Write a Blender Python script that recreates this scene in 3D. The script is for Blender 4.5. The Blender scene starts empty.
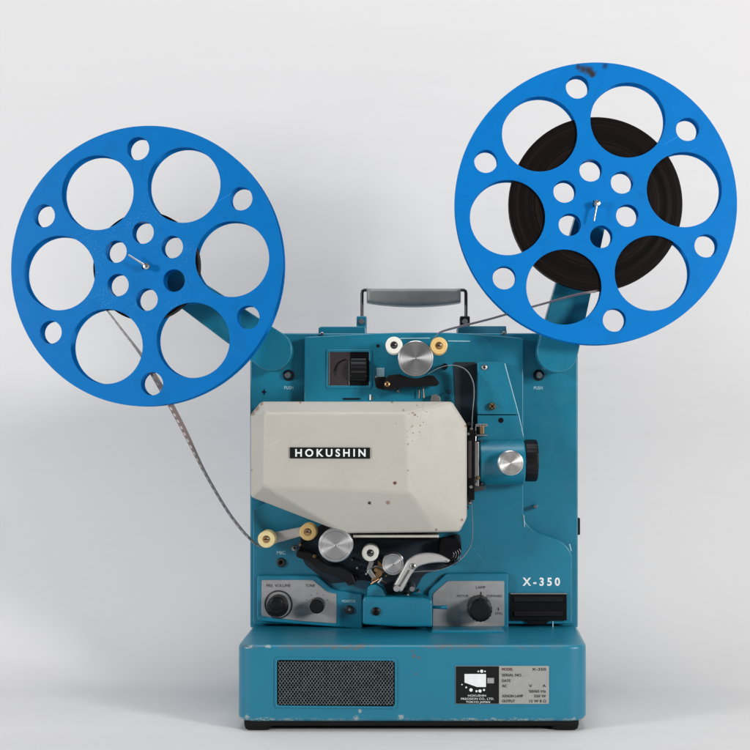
import bpy, bmesh, math, random
from mathutils import Vector, Matrix
random.seed(7)
PI = math.pi
S = bpy.context.scene
COL = S.collection
D = 1.25            # camera distance to the base's front face (m)
CX = 408.0          # photo column straight in front of the camera
HOR = 440.0         # photo row of the horizon
ZC = 0.292          # camera height (m)

def kk(Y): return (1 + Y / D) / 1000.0
def W(px, py, Y):
    k = kk(Y)
    return Vector(((px - CX) * k, Y, ZC + (HOR - py) * k))

# ------------------------------------------------------------ materials
def nodes_of(name):
    m = bpy.data.materials.new(name); m.use_nodes = True
    nt = m.node_tree
    return m, nt, nt.nodes['Principled BSDF']

def N(nt, t, **kw):
    n = nt.nodes.new(t)
    for k, v in kw.items(): setattr(n, k, v)
    return n
def L(nt, a, b): nt.links.new(a, b)
def M2(nt, op, a, b=None, c=None, clamp=False):
    n = N(nt, 'ShaderNodeMath', operation=op, use_clamp=clamp)
    for i, v in enumerate((a, b, c)):
        if v is None: continue
        if isinstance(v, (int, float)): n.inputs[i].default_value = v
        else: L(nt, v, n.inputs[i])
    return n.outputs[0]
def noise(nt, vec, scale, detail=3, rough=.55):
    n = N(nt, 'ShaderNodeTexNoise')
    n.inputs['Scale'].default_value = scale; n.inputs['Detail'].default_value = detail
    n.inputs['Roughness'].default_value = rough
    if vec is not None: L(nt, vec, n.inputs['Vector'])
    return n.outputs['Fac']
def mix(nt, fac, a, b):
    n = N(nt, 'ShaderNodeMix', data_type='RGBA')
    if isinstance(fac, (int, float)): n.inputs[0].default_value = fac
    else: L(nt, fac, n.inputs[0])
    for s, v in ((6, a), (7, b)):
        if isinstance(v, tuple): n.inputs[s].default_value = (*v[:3], 1)
        else: L(nt, v, n.inputs[s])
    return n.outputs[2]
def bump(nt, h, strength, dist, p):
    b = N(nt, 'ShaderNodeBump'); b.inputs['Strength'].default_value = strength
    b.inputs['Distance'].default_value = dist
    L(nt, h, b.inputs['Height']); L(nt, b.outputs[0], p.inputs['Normal'])
def geo_pos(nt): return N(nt, 'ShaderNodeNewGeometry').outputs['Position']
def objc(nt): return N(nt, 'ShaderNodeTexCoord').outputs['Object']
def spot(nt, vec, c, r, soft=.4, jag=260, amp=.5, flat=True):
    """1 inside a ragged blot of radius r round point c (object or world space)."""
    fl = N(nt, 'ShaderNodeVectorMath', operation='MULTIPLY'); L(nt, vec, fl.inputs[0]); fl.inputs[1].default_value = (1, 0 if flat else 1, 1)
    c = (c[0], 0 if flat else c[1], c[2])
    d = N(nt, 'ShaderNodeVectorMath', operation='DISTANCE'); L(nt, fl.outputs[0], d.inputs[0]); d.inputs[1].default_value = c
    n = noise(nt, vec, jag, 3)
    dd = M2(nt, 'MULTIPLY_ADD', M2(nt, 'SUBTRACT', n, .5), r * amp * 3, d.outputs['Value'])
    mr = N(nt, 'ShaderNodeMapRange'); L(nt, dd, mr.inputs[0])
    mr.inputs[1].default_value = r * (1 - soft); mr.inputs[2].default_value = r * (1 + soft)
    mr.inputs[3].default_value = 1; mr.inputs[4].default_value = 0
    return mr.outputs[0]
def ramp01(nt, v, a, b):
    mr = N(nt, 'ShaderNodeMapRange'); L(nt, v, mr.inputs[0])
    mr.inputs[1].default_value = a; mr.inputs[2].default_value = b
    return mr.outputs[0]

def paint(name, col, rough=.4, grain=.12, spots=(), spotcol=(.05, .035, .03), scratch=0, space='world', var=.12, coat=0, nb=900, scol=None, hair=1.0, grime=1.0):
    m, nt, p = nodes_of(name)
    v = geo_pos(nt) if space == 'world' else objc(nt)
    n1 = noise(nt, v, 14, 4)
    c = mix(nt, n1, tuple(x * (1 - var) for x in col), tuple(min(1, x * (1 + var)) for x in col))
    if scratch:
        n2 = noise(nt, v, 420, 5, .7); n3 = noise(nt, v, 22, 3)
        f = M2(nt, 'MULTIPLY', ramp01(nt, n2, .66, .70), ramp01(nt, n3, .60, .66))
        f = M2(nt, 'MULTIPLY', f, scratch)
        c = mix(nt, f, c, scol or (.35, .42, .42))
    # long hairline scratches and soft grime, both fixed to the surface
    for ang, dens, fac, colr in ((.5, .705, .45, tuple(min(1, x * 1.5 + .06) for x in col)), (-.9, .715, .45, tuple(min(1, x * 1.4 + .05) for x in col)), (1.4, .70, .4, tuple(x * .45 for x in col))):
        m0 = N(nt, 'ShaderNodeMapping'); L(nt, v, m0.inputs[0]); m0.inputs['Rotation'].default_value = (0, ang, 0)
        mp = N(nt, 'ShaderNodeMapping'); L(nt, m0.outputs[0], mp.inputs[0]); mp.inputs['Scale'].default_value = (14, 14, 620)
        h = M2(nt, 'MULTIPLY', ramp01(nt, noise(nt, mp.outputs[0], 1, 2, .6), dens, dens + .03), fac * hair)
        c = mix(nt, h, c, colr)
    gm = M2(nt, 'MULTIPLY', ramp01(nt, noise(nt, v, 34, 6, .7), .52, .72), .28 * grime)
    c = mix(nt, gm, c, tuple(x * .55 + .004 for x in col))
    for s in spots:
        c = mix(nt, spot(nt, v, s[0], s[1], *(s[3:] if len(s) > 3 else ())), c, s[2] if len(s) > 2 and s[2] else spotcol)
    L(nt, c, p.inputs['Base Color'])
    p.inputs['Roughness'].default_value = rough
    rr = ramp01(nt, noise(nt, v, 60, 4), .2, .8)
    L(nt, M2(nt, 'MULTIPLY_ADD', rr, .14, rough - .07), p.inputs['Roughness'])
    p.inputs['Coat Weight'].default_value = coat
    bump(nt, noise(nt, v, nb, 2), grain, .0006, p)
    return m

def plain(name, col, rough=.5, metal=0, grain=0.05, nb=700, spec=.5):
    m, nt, p = nodes_of(name)
    v = objc(nt)
    c = mix(nt, noise(nt, v, 120, 4), tuple(x * .82 for x in col), tuple(min(1, x * 1.15) for x in col))
    L(nt, c, p.inputs['Base Color'])
    p.inputs['Roughness'].default_value = rough; p.inputs['Metallic'].default_value = metal; p.inputs['Specular IOR Level'].default_value = spec
    bump(nt, noise(nt, v, nb, 3), grain, .0005, p)
    return m

def turned(name, col=(.72, .72, .72), rough=.3, rings=1700):
    """aluminium faced on a lathe: radial anisotropy round its own Y axis and fine rings"""
    m, nt, p = nodes_of(name)
    p.inputs['Metallic'].default_value = 1
    p.inputs['Anisotropic'].default_value = .84; p.inputs['Anisotropic Rotation'].default_value = .25
    t = N(nt, 'ShaderNodeTangent', direction_type='RADIAL', axis='Y'); L(nt, t.outputs[0], p.inputs['Tangent'])
    v = objc(nt); sp = N(nt, 'ShaderNodeSeparateXYZ'); L(nt, v, sp.inputs[0])
    r = M2(nt, 'SQRT', M2(nt, 'ADD', M2(nt, 'POWER', sp.outputs[0], 2), M2(nt, 'POWER', sp.outputs[2], 2)))
    cb = N(nt, 'ShaderNodeCombineXYZ'); L(nt, r, cb.inputs[0])
    n = noise(nt, cb.outputs[0], rings, 2)
    L(nt, mix(nt, n, tuple(x * .55 for x in col), tuple(min(1, x * 1.2) for x in col)), p.inputs['Base Color'])
    L(nt, M2(nt, 'MULTIPLY_ADD', n, .16, rough - .05), p.inputs['Roughness'])
    return m

TEAL = (.0085, .172, .268)
def base_paint():
    m, nt, p = nodes_of('teal_base_paint')
    v = geo_pos(nt); sp = N(nt, 'ShaderNodeSeparateXYZ'); L(nt, v, sp.inputs[0]); x, y, z = sp.outputs
    zt = ZC + (HOR - 646) / 1000
    zb = ZC + (HOR - 722) / 1000
    c = mix(nt, noise(nt, v, 12, 4), tuple(q * .88 for q in TEAL), tuple(q * 1.1 for q in TEAL))
    # worn upper front edge
    jag = M2(nt, 'MULTIPLY_ADD', noise(nt, v, 90, 4), .007, -.0035)
    def band(val, c0, w):
        d = M2(nt, 'ABSOLUTE', M2(nt, 'SUBTRACT', M2(nt, 'ADD', val, jag), c0))
        mr = N(nt, 'ShaderNodeMapRange'); L(nt, d, mr.inputs[0])
        mr.inputs[1].default_value = w * .45; mr.inputs[2].default_value = w; mr.inputs[3].default_value = 1; mr.inputs[4].default_value = 0
        return mr.outputs[0]
    front = ramp01(nt, y, .012, .004)
    n1 = M2(nt, 'MULTIPLY', ramp01(nt, noise(nt, v, 16, 3), .40, .55), ramp01(nt, noise(nt, v, 260, 5, .75), .42, .50))
    n2 = ramp01(nt, noise(nt, v, 400, 5, .75), .46, .52)
    e1 = M2(nt, 'MULTIPLY', M2(nt, 'MULTIPLY', band(z, zt - .0008, .0030), n1), M2(nt, 'MULTIPLY', front, .75))
    c = mix(nt, e1, c, (.13, .115, .095))
    e2 = M2(nt, 'MULTIPLY', band(z, zb + .0012, .0030), M2(nt, 'MULTIPLY', n2, n1))
    c = mix(nt, e2, c, (.30, .36, .36))
    # scuffs on the shelf
    top = ramp01(nt, z, zt - .001, zt)
    e3 = M2(nt, 'MULTIPLY', M2(nt, 'MULTIPLY', top, ramp01(nt, noise(nt, v, 250, 5, .75), .56, .68)), .35)
    c = mix(nt, e3, c, (.16, .19, .19))
    for px, py, r in ((414, 656, .0024), (419, 658, .0018), (416, 674, .0014), (413, 651, .0015), (356, 719, .0035), (360, 711, .0022), (354, 706, .0014), (401, 717, .003), (268, 645, .004), (280, 643, .003), (250, 646, .0035), (246, 718, .004), (574, 720, .003)):
        c = mix(nt, M2(nt, 'MULTIPLY', spot(nt, v, W(px, py, 0), r * .8, .1, 700, 1.0, False), .75), c, (.10, .10, .09) if py < 700 and py > 650 else (.33, .38, .37))
    L(nt, c, p.inputs['Base Color'])
    L(nt, M2(nt, 'MULTIPLY_ADD', noise(nt, v, 40, 4), .2, .26), p.inputs['Roughness'])
    bump(nt, noise(nt, v, 900, 2), .12, .0006, p)
    return m

def vw(px, py, Y): return tuple(W(px, py, Y))
MAT = {}
MAT['teal'] = paint('teal_paint', TEAL, .32, .14, scratch=.55, scol=(.16, .30, .36))
MAT['teal_dark'] = paint('dark_teal_paint', (.010, .105, .165), .42, .14)
MAT['base'] = base_paint()
REELC = (.0, .165, .505)
MAT['reel_left'] = paint('blue_reel_paint_worn', (.0, .150, .450), .50, .08, space='object', scratch=0, var=.05)
def reel_wear(m, dens, col):
    nt = m.node_tree; p = nt.nodes['Principled BSDF']; p.inputs['Specular IOR Level'].default_value = .12
    src = p.inputs['Base Color'].links[0].from_socket
    v = objc(nt)
    ln = N(nt, 'ShaderNodeVectorMath', operation='LENGTH'); L(nt, v, ln.inputs[0])
    ring = M2(nt, 'SUBTRACT', 1, ramp01(nt, M2(nt, 'ABSOLUTE', M2(nt, 'SUBTRACT', ln.outputs['Value'], .055)), .006, .03))
    n2 = noise(nt, v, 600, 5, .8); n3 = noise(nt, v, 45, 3)
    f = M2(nt, 'MULTIPLY', ramp01(nt, n2, dens, dens + .05), ramp01(nt, n3, .44, .54))
    f = M2(nt, 'MULTIPLY', f, ring)
    f = M2(nt, 'MULTIPLY', f, .6)
    L(nt, mix(nt, f, src, col), p.inputs['Base Color'])
reel_wear(MAT['reel_left'], .575, (.20, .48, .62))
kr = kk(.07)
def ro(px, py): return ((px - 596) * kr, 0, -(py - 203.5) * kr)
MAT['reel_right'] = paint('blue_reel_paint_smudged', REELC, .52, .08, space='object', var=.04,
    spots=[(ro(589, 71), .0042, (.03, .035, .04), .5, 260, .5), (ro(583, 69), .0036, (.03, .04, .06), .6, 260, .5), (ro(578, 67), .0026, (.02, .05, .11), .6, 300, .7), (ro(593, 73), .0030, (.03, .035, .04), .6, 300, .7), (ro(605, 66), .0028, (.01, .055, .17), .6, 500, .6), (ro(592, 75), .0024, (.03, .03, .03), .5, 500, .7)])
reel_wear(MAT['reel_right'], .60, (.02, .06, .20))
HY = .030
CH = [(395, 483, HY, .0018, (.12, .02, .015), .7), (369.5, 503, .035, .0017, (.03, .02, .02), .6), (388, 502.5, .035, .0022, (.26, .19, .15), .6)]
rc = random.Random(5)
for j in range(32):      # rust freckles on the upper right shoulder and the upper edge
    px = 413 + rc.gauss(0, 8); py = 417 + rc.gauss(0, 10) + (px - 413) * -.5
    CH.append((px, py, .038, rc.choice((.0003, .0004, .0005, .0007, .0010)), rc.choice([(.20, .15, .10), (.13, .09, .06), (.28, .22, .16)]), 1.0))
for px, py, rr in ((257, 408, .0035), (253, 413, .0028), (262, 404, .0018), (310, 521, .0016), (330, 528, .0018), (318, 525, .001), (340, 532, .0014), (466, 426, .0014), (455, 404, .0012), (462, 520, .0014), (300, 402.5, .001), (392, 402, .0012), (252, 470, .001), (408, 470, .0008), (436, 529, .0012)):
    CH.append((px, py, .056 if py > 500 or px < 270 or px > 450 else .05, rr, (.22, .15, .09), .9))
MAT['cream'] = paint('cream_enamel', (.455, .432, .385), .50, .06, var=.05, hair=.5, grime=.45, spots=[(vw(a, b, c), d, e, .3, 900, f) for a, b, c, d, e, f in CH])
MAT['black'] = plain('black_plastic', (.007, .007, .008), .38, spec=.22)
MAT['black_flat'] = plain('flat_black', (.004, .004, .005), .75, spec=.12)
MAT['rubber'] = plain('black_rubber', (.006, .006, .006), .8, spec=.2)
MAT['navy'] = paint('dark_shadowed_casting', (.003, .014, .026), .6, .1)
MAT['alu_turned'] = turned('lathe_turned_aluminium')
MAT['alu_knob'] = turned('brushed_knob_aluminium', (.86, .83, .80), .36, 900)
MAT['steel'] = plain('bright_steel', (.62, .61, .60), .28, 1)
MAT['dull_steel'] = plain('dull_steel', (.36, .35, .34), .42, 1)
MAT['dark_steel'] = plain('dark_steel', (.10, .10, .10), .4, 1)
MAT['brass'] = plain('tarnished_brass', (.42, .25, .12), .4, 1)
MAT['lever'] = plain('cast_grey_metal', (.50, .485, .47), .42, .35)
MAT['panelgrey'] = plain('satin_grey_plate', (.34, .335, .34), .45, .3, .04)
MAT['window'] = plain('brown_grey_plate', (.055, .042, .044), .4, .3)
MAT['plate'] = plain('silver_label', (.36, .36, .34), .45, .25)
MAT['white_ink'] = plain('white_ink', (.78, .80, .80), .5)
MAT['pale_ink'] = plain('pale_ink', (.42, .62, .68), .5)
MAT['black_ink'] = plain('black_ink', (.012, .012, .014), .5)
MAT['red_ink'] = plain('dark_red_ink', (.10, .02, .015), .5)
MAT['badge_black'] = plain('badge_black', (.007, .008, .007), .45, spec=.2)
MAT['mesh'] = plain('expanded_metal', (.30, .36, .38), .42, .4)
MAT['grip'] = plain('grey_grip', (.24, .24, .235), .35, .0)

def resin(name, col, rim):
    m, nt, p = nodes_of(name)
    v = objc(nt)
    L(nt, mix(nt, noise(nt, v, 160, 3), col, rim), p.inputs['Base Color'])
    p.inputs['Roughness'].default_value = .3
    p.inputs['Subsurface Weight'].default_value = .15; p.inputs['Subsurface Radius'].default_value = (.004, .003, .001)
    p.inputs['Subsurface Scale'].default_value = .5
    return m
MAT['amber'] = resin('amber_nylon', (.68, .40, .11), (.80, .60, .28))
MAT['straw'] = resin('straw_nylon', (.60, .47, .20), (.76, .66, .38))
MAT['ivory'] = resin('ivory_nylon', (.74, .75, .66), (.82, .80, .74))

def film_pack():
    m, nt, p = nodes_of('wound_film_edges')
    v = objc(nt); sp = N(nt, 'ShaderNodeSeparateXYZ'); L(nt, v, sp.inputs[0])
    r = M2(nt, 'SQRT', M2(nt, 'ADD', M2(nt, 'POWER', sp.outputs[0], 2), M2(nt, 'POWER', sp.outputs[2], 2)))
    cb = N(nt, 'ShaderNodeCombineXYZ'); L(nt, r, cb.inputs[0])
    a = noise(nt, cb.outputs[0], 520, 4, .7); b = noise(nt, cb.outputs[0], 90, 2)
    f = M2(nt, 'MULTIPLY', ramp01(nt, a, .45, .75), ramp01(nt, b, .35, .7))
    L(nt, mix(nt, f, (.003, .002, .002), (.042, .025, .018)), p.inputs['Base Color'])
    p.inputs['Roughness'].default_value = .5; p.inputs['Specular IOR Level'].default_value = .08
    bump(nt, a, .5, .0008, p)
    return m
MAT['filmpack'] = film_pack()
def film_mat():
    m, nt, p = nodes_of('film_base')
    v = N(nt, 'ShaderNodeTexCoord').outputs['UV']; sp = N(nt, 'ShaderNodeSeparateXYZ'); L(nt, v, sp.inputs[0])
    u, w = sp.outputs[0], sp.outputs[1]
    fr = M2(nt, 'FRACT', M2(nt, 'MULTIPLY', u, 1 / .0076))
    bar = M2(nt, 'GREATER_THAN', fr, .55)
    perf = M2(nt, 'MULTIPLY', bar, M2(nt, 'MULTIPLY', M2(nt, 'GREATER_THAN', w, .08), M2(nt, 'LESS_THAN', w, .36)))
    c = mix(nt, perf, (.26, .195, .18), (.62, .58, .56))
    L(nt, c, p.inputs['Base Color']); p.inputs['Roughness'].default_value = .22
    return m
MAT['film'] = film_mat()
MAT['film_plain'] = plain('film_edge', (.26, .18, .19), .3)
MAT['leader'] = plain('pale_film_leader', (.34, .40, .43), .3)

def backdrop_mat():
    m, nt, p = nodes_of('white_sweep')
    v = geo_pos(nt)
    n = noise(nt, v, 3, 4)
    c = mix(nt, n, (.655, .648, .650), (.695, .687, .689))
    c = mix(nt, M2(nt, 'MULTIPLY', ramp01(nt, noise(nt, v, 170, 4, .7), .70, .76), .22), c, (.35, .34, .33))
    c = mix(nt, M2(nt, 'MULTIPLY', spot(nt, v, W(441, 741, -.01), .006, .6, 200, .9, False), .35), c, (.4, .4, .38))
    c = mix(nt, M2(nt, 'MULTIPLY', spot(nt, v, W(597, 693, .12), .009, .6, 120, .9, False), .25), c, (.45, .45, .43))
    L(nt, c, p.inputs['Base Color'])
    p.inputs['Roughness'].default_value = .7
    mp = N(nt, 'ShaderNodeMapping'); L(nt, v, mp.inputs[0]); mp.inputs['Scale'].default_value = (1.2, 9, 9)
    bump(nt, noise(nt, mp.outputs[0], 1.6, 3), .25, .01, p)
    return m
MAT['sweep'] = backdrop_mat()

# ------------------------------------------------------------ mesh building
def emptyobj(name, loc):
    o = bpy.data.objects.new(name, None); COL.objects.link(o); o.location = loc
    o.empty_display_size = .02
    ORG[o.name] = Vector(loc); return o
ORG = {}

def curve_mesh(splines, depth, bevel, smooth=False):
    """splines: list of closed lists of (u,v); returns a mesh centred on w=0, thickness depth"""
    cu = bpy.data.curves.new('c', 'CURVE'); cu.dimensions = '2D'; cu.fill_mode = 'BOTH'
    b = min(bevel, depth * .45)
    cu.extrude = max(depth / 2 - b, 0); cu.bevel_depth = b; cu.offset = -b; cu.bevel_resolution = 2
    for pts in splines:
        sp = cu.splines.new('POLY'); sp.points.add(len(pts) - 1)
        for q, (u, v) in zip(sp.points, pts): q.co = (u, v, 0, 1)
        sp.use_cyclic_u = True
    o = bpy.data.objects.new('c', cu); COL.objects.link(o)
    bpy.context.view_layer.update()
    dg = bpy.context.evaluated_depsgraph_get()
    me = bpy.data.meshes.new_from_object(o.evaluated_get(dg), depsgraph=dg)
    bpy.data.objects.remove(o); bpy.data.curves.remove(cu)
    return me

def text_mesh(s, spacing=1.0, bold=0, depth=.002):
    cu = bpy.data.curves.new('t', 'FONT'); cu.body = s; cu.size = 1; cu.space_character = spacing
    cu.align_x = 'LEFT'; cu.offset = bold; cu.resolution_u = 4; cu.extrude = depth
    o = bpy.data.objects.new('t', cu); COL.objects.link(o)
    bpy.context.view_layer.update()
    dg = bpy.context.evaluated_depsgraph_get()
    me = bpy.data.meshes.new_from_object(o.evaluated_get(dg), depsgraph=dg)
    bpy.data.objects.remove(o); bpy.data.curves.remove(cu)
    return me

def circ(cx, cy, r, n=48, a0=0, a1=2 * PI):
    full = abs(a1 - a0 - 2 * PI) < 1e-6
    return [(cx + r * math.cos(a0 + (a1 - a0) * i / (n if full else n - 1)), cy + r * math.sin(a0 + (a1 - a0) * i / (n if full else n - 1))) for i in range(n)]
def fillet(pts, r, n=5):
    out = []
    m = len(pts)
    for i in range(m):
        p0, p1, p2 = Vector(pts[i - 1][:2]), Vector(pts[i][:2]), Vector(pts[(i + 1) % m][:2])
        rr = pts[i][2] if len(pts[i]) > 2 else r
        a = (p0 - p1); b = (p2 - p1)
        d = min(rr, a.length * .48, b.length * .48)
        if d < 1e-4: out.append(tuple(p1)); continue
        s, e = p1 + a.normalized() * d, p1 + b.normalized() * d
        for j in range(n + 1):
            t = j / n
            q = s * (1 - t) ** 2 + p1 * 2 * t * (1 - t) + e * t * t
            out.append(tuple(q))
    return out

class MB:
    def __init__(s): s.bm = bmesh.new(); s.mats = []; s.uv = None
    def mi(s, m):
        if m not in s.mats: s.mats.append(m)
        return s.mats.index(m)
    def addmesh(s, me, mat, xf):
        i = s.mi(mat)
        bm2 = bmesh.new(); bm2.from_mesh(me)
        vs = [s.bm.verts.new(xf @ v.co) for v in bm2.verts]
        bm2.verts.index_update()
        for f in bm2.faces:
            try: g = s.bm.faces.new([vs[v.index] for v in f.verts]); g.material_index = i
            except ValueError: pass
        bm2.free(); bpy.data.meshes.remove(me); return s
    def prism(s, pts, Yf, Yb, mat, bevel=.0008, holes=()):
        """px outline read at depth Yf, pushed straight back to Yb"""
        def conv(P): return [(W(a, b, Yf).x, W(a, b, Yf).z) for a, b in P]
        me = curve_mesh([conv([q[:2] for q in pts])] + [conv(h) for h in holes], Yb - Yf, bevel)
        xf = Matrix(((1, 0, 0, 0), (0, 0, -1, (Yf + Yb) / 2), (0, 1, 0, 0), (0, 0, 0, 1)))
        return s.addmesh(me, mat, xf)
    def box(s, x0, y0, x1, y1, Yf, Yb, mat, bevel=.0008, r=0):
        p = [(x0, y0), (x1, y0), (x1, y1), (x0, y1)]
        return s.prism(fillet(p, r) if r else p, Yf, Yb, mat, bevel)
    def lathe(s, cx, cy, prof, mat, n=48, Yref=None, axis=None):
        """prof: [(radius_px, Y)] round the front-to-back axis; radius 0 closes"""
        i = s.mi(mat); Yr = prof[0][1] if Yref is None else Yref
        c = W(cx, cy, Yr); k = kk(Yr); rings = []
        for r, y in prof:
            if r == 0: rings.append([s.bm.verts.new((c.x, y, c.z))])
            else: rings.append([s.bm.verts.new((c.x + r * k * math.cos(2 * PI * j / n), y, c.z + r * k * math.sin(2 * PI * j / n))) for j in range(n)])
        s._skin(rings, n, i); return s
    def lathe_x(s, prof, cy, Yc, mat, n=48):
        """prof: [(px_x, radius_m)] round a sideways axis at row cy, depth Yc"""
        i = s.mi(mat); rings = []
        for px, r in prof:
            c = W(px, cy, Yc)
            if r == 0: rings.append([s.bm.verts.new(c)])
            else: rings.append([s.bm.verts.new((c.x, c.y + r * math.cos(2 * PI * j / n), c.z + r * math.sin(2 * PI * j / n))) for j in range(n)])
        s._skin(rings, n, i); return s
    def _skin(s, rings, n, i):
        for a, b in zip(rings, rings[1:]):
            for j in range(n):
                q = [a[j % len(a)], a[(j + 1) % len(a)], b[(j + 1) % len(b)], b[j % len(b)]]
                u = []
                for v in q:
                    if v not in u: u.append(v)
                if len(u) > 2:
                    try: f = s.bm.faces.new(u); f.material_index = i
                    except ValueError: pass
    def tube(s, pts, r, mat, n=10, cap=True, flat=1.0):
        i = s.mi(mat); pts = [Vector(p) for p in pts]; rings = []
        up = None
        for q, p in enumerate(pts):
            t = (pts[min(q + 1, len(pts) - 1)] - pts[max(q - 1, 0)]).normalized()
            if up is None:
                up = Vector((0, 1, 0)) if abs(t.y) < .9 else Vector((1, 0, 0))
            a = (up - t * up.dot(t)).normalized(); up = a; b = t.cross(a)
            rr = r[q] if isinstance(r, (list, tuple)) else r
            rings.append([s.bm.verts.new(p + a * rr * math.cos(2 * PI * j / n) + b * rr * flat * math.sin(2 * PI * j / n)) for j in range(n)])
        s._skin(rings, n, i)
        if cap:
            for R in (rings[0], rings[-1]):
                f = s.bm.faces.new(R); f.material_index = i
        return s
    def text(s, txt, px, py, w, h, Y, mat, spacing=1.0, bold=0, th=.00025):
        """px = left edge, py = baseline row, w/h = width and cap height in px at depth Y"""
        me = text_mesh(txt, spacing, bold, .5)
        xs = [v.co.x for v in me.vertices]; ys = [v.co.y for v in me.vertices]
        x0, x1 = min(xs), max(xs); k = kk(Y); o = W(px, py, Y)
        sx = w * k / (x1 - x0) if w else h * k / .69
        sy = h * k / .69
        xf = Matrix(((sx, 0, 0, o.x - x0 * sx), (0, 0, -th, Y), (0, sy, 0, o.z), (0, 0, 0, 1)))
        return s.addmesh(me, mat, xf)
    def faces(s, verts, fs, mat):
        i = s.mi(mat); vs = [s.bm.verts.new(v) for v in verts]
        for f in fs: g = s.bm.faces.new([vs[j] for j in f]); g.material_index = i
        return s
    def bevel(s, w, seg=3, ang=18):
        bmesh.ops.remove_doubles(s.bm, verts=s.bm.verts, dist=1e-6)
        bmesh.ops.recalc_face_normals(s.bm, faces=s.bm.faces)
        es = [e for e in s.bm.edges if len(e.link_faces) == 2 and e.calc_face_angle(0) > math.radians(ang)]
        bmesh.ops.bevel(s.bm, geom=es, offset=w, segments=seg, profile=.5, affect='EDGES', clamp_overlap=True)
        return s
    def build(s, name, parent=None, label=None, origin=None, smooth=38, recalc=True):
        bm = s.bm
        bmesh.ops.remove_doubles(bm, verts=bm.verts, dist=2e-7)
        if recalc: bmesh.ops.recalc_face_normals(bm, faces=bm.faces)
        for f in bm.faces: f.smooth = True
        for e in bm.edges:
            if len(e.link_faces) == 2 and e.calc_face_angle(0) > math.radians(smooth): e.smooth = False
        me = bpy.data.meshes.new(name)
        if origin is None:
            lo = Vector([min(v.co[i] for v in bm.verts) for i in range(3)]); hi = Vector([max(v.co[i] for v in bm.verts) for i in range(3)])
            origin = (lo + hi) / 2
        origin = Vector(origin)
        bmesh.ops.translate(bm, verts=bm.verts, vec=-origin)
        bm.to_mesh(me); bm.free()
        for m in s.mats: me.materials.append(MAT[m])
        o = bpy.data.objects.new(name, me); COL.objects.link(o)
        ORG[o.name] = origin
        if parent is not None:
            o.parent = parent; o.location = origin - ORG[parent.name]
        else: o.location = origin
        wn = o.modifiers.new('weighted', 'WEIGHTED_NORMAL'); wn.keep_sharp = True; wn.weight = 100
        if label: o['label'] = label
        return o

def tag(o, label, cat, group=None, kind=None):
    if label: o['label'] = label
    if cat: o['category'] = cat
    if group: o['group'] = group
    if kind: o['kind'] = kind

# ------------------------------------------------------------ backdrop: paper sweep, floor running up into the wall
def sweep():
    bm = MB(); prof = []
    y0, yw, r = -3.2, .50, .30
    prof += [(y0, 0), (-1, 0), (0, 0), (yw - r, 0)]
    for j in range(1, 17):
        a = PI / 2 * j / 16
        prof.append((yw - r + r * math.sin(a), r - r * math.cos(a)))
    prof += [(yw, 1.0), (yw, 2.6)]
    xs = [-2.6, -1.2, -.6, 0, .6, 1.2, 2.6]
    vs = [Vector((x, y, z)) for y, z in prof for x in xs]
    n = len(xs)
    fs = [(i * n + j, i * n + j + 1, (i + 1) * n + j + 1, (i + 1) * n + j) for i in range(len(prof) - 1) for j in range(n - 1)]
    bm.faces(vs, fs, 'sweep')
    o = bm.build('backdrop', origin=(0, 0, 0), recalc=False)
    tag(o, 'white paper sweep curving from table up behind the projector', 'backdrop', kind='structure')
sweep()

# ------------------------------------------------------------ the projector
P = emptyobj('film_projector', (0, .13, 0))
tag(P, 'teal 16 mm film projector with cream lamp housing and grey handle', 'projector')

def screw(px, py, Y, r, mat, parent, name='screw', cross=True, h=.0022):
    m = MB(); m.lathe(px, py, [(0, Y - h), (r * .55, Y - h), (r * .9, Y - h * .72), (r, Y - h * .3), (r, Y + .001)], mat, 20)
    if cross:
        a = random.uniform(0, PI)
        for t in (a, a + PI / 2):
            c, s_ = math.cos(t), math.sin(t); L_, w = r * .62, r * .13
            m.prism([(px + c * L_ - s_ * w, py + s_ * L_ + c * w), (px - c * L_ - s_ * w, py - s_ * L_ + c * w), (px - c * L_ + s_ * w, py - s_ * L_ - c * w), (px + c * L_ + s_ * w, py + s_ * L_ - c * w)],
                    Y - h - .00015, Y - h + .0004, 'black_flat', 0)
    return m.build(name, parent)

# base cabinet
b = MB()
zt, zb = W(0, 646, 0).z, W(0, 722, 0).z
plan = fillet([(W(236.6, 0, 0).x, 0, .020), (W(586, 0, 0).x + .0016, 0, .022), (W(586, 0, 0).x + .010, .15, .01), (W(586, 0, 0).x + .010, .272, .006), (W(236.6, 0, 0).x - .002, .272, .006)], .01, 8)
zt = W(0, 645, 0).z
n_ = len(plan)
V = [Vector((x, y, zb)) for x, y in plan] + [Vector((x, y, zt)) for x, y in plan]
b.faces(V, [tuple(range(n_ - 1, -1, -1)), tuple(range(n_, 2 * n_))] + [(i, (i + 1) % n_, n_ + (i + 1) % n_, n_ + i) for i in range(n_)], 'base')
bm = b.bm
bmesh.ops.recalc_face_normals(bm, faces=bm.faces)
ed = [e for e in bm.edges if e.calc_face_angle(0) > 1.2 and abs((e.verts[0].co - e.verts[1].co).z) < 1e-4]
bmesh.ops.bevel(bm, geom=ed, offset=.0045, segments=4, profile=.5, affect='EDGES')
base = b.build('base_cabinet', P)
g = MB(); g.prism(fillet([(275.5, 658.5), (396, 659.5), (396, 708), (275.5, 707)], 3.5), -.0006, -.0001, 'black_flat', 0)
gr = g.build('speaker_grille', base)
g = MB()
cw, ch = 6.3, 4.1; x0, x1, y0, y1 = 278.5, 393.5, 661.5, 704.8
nx = int((x1 - x0) / (cw / 2)); ny = int((y1 - y0) / (ch / 2)) // 2 * 2
cw = 2 * (x1 - x0) / nx; ch = 2 * (y1 - y0) / ny
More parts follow.
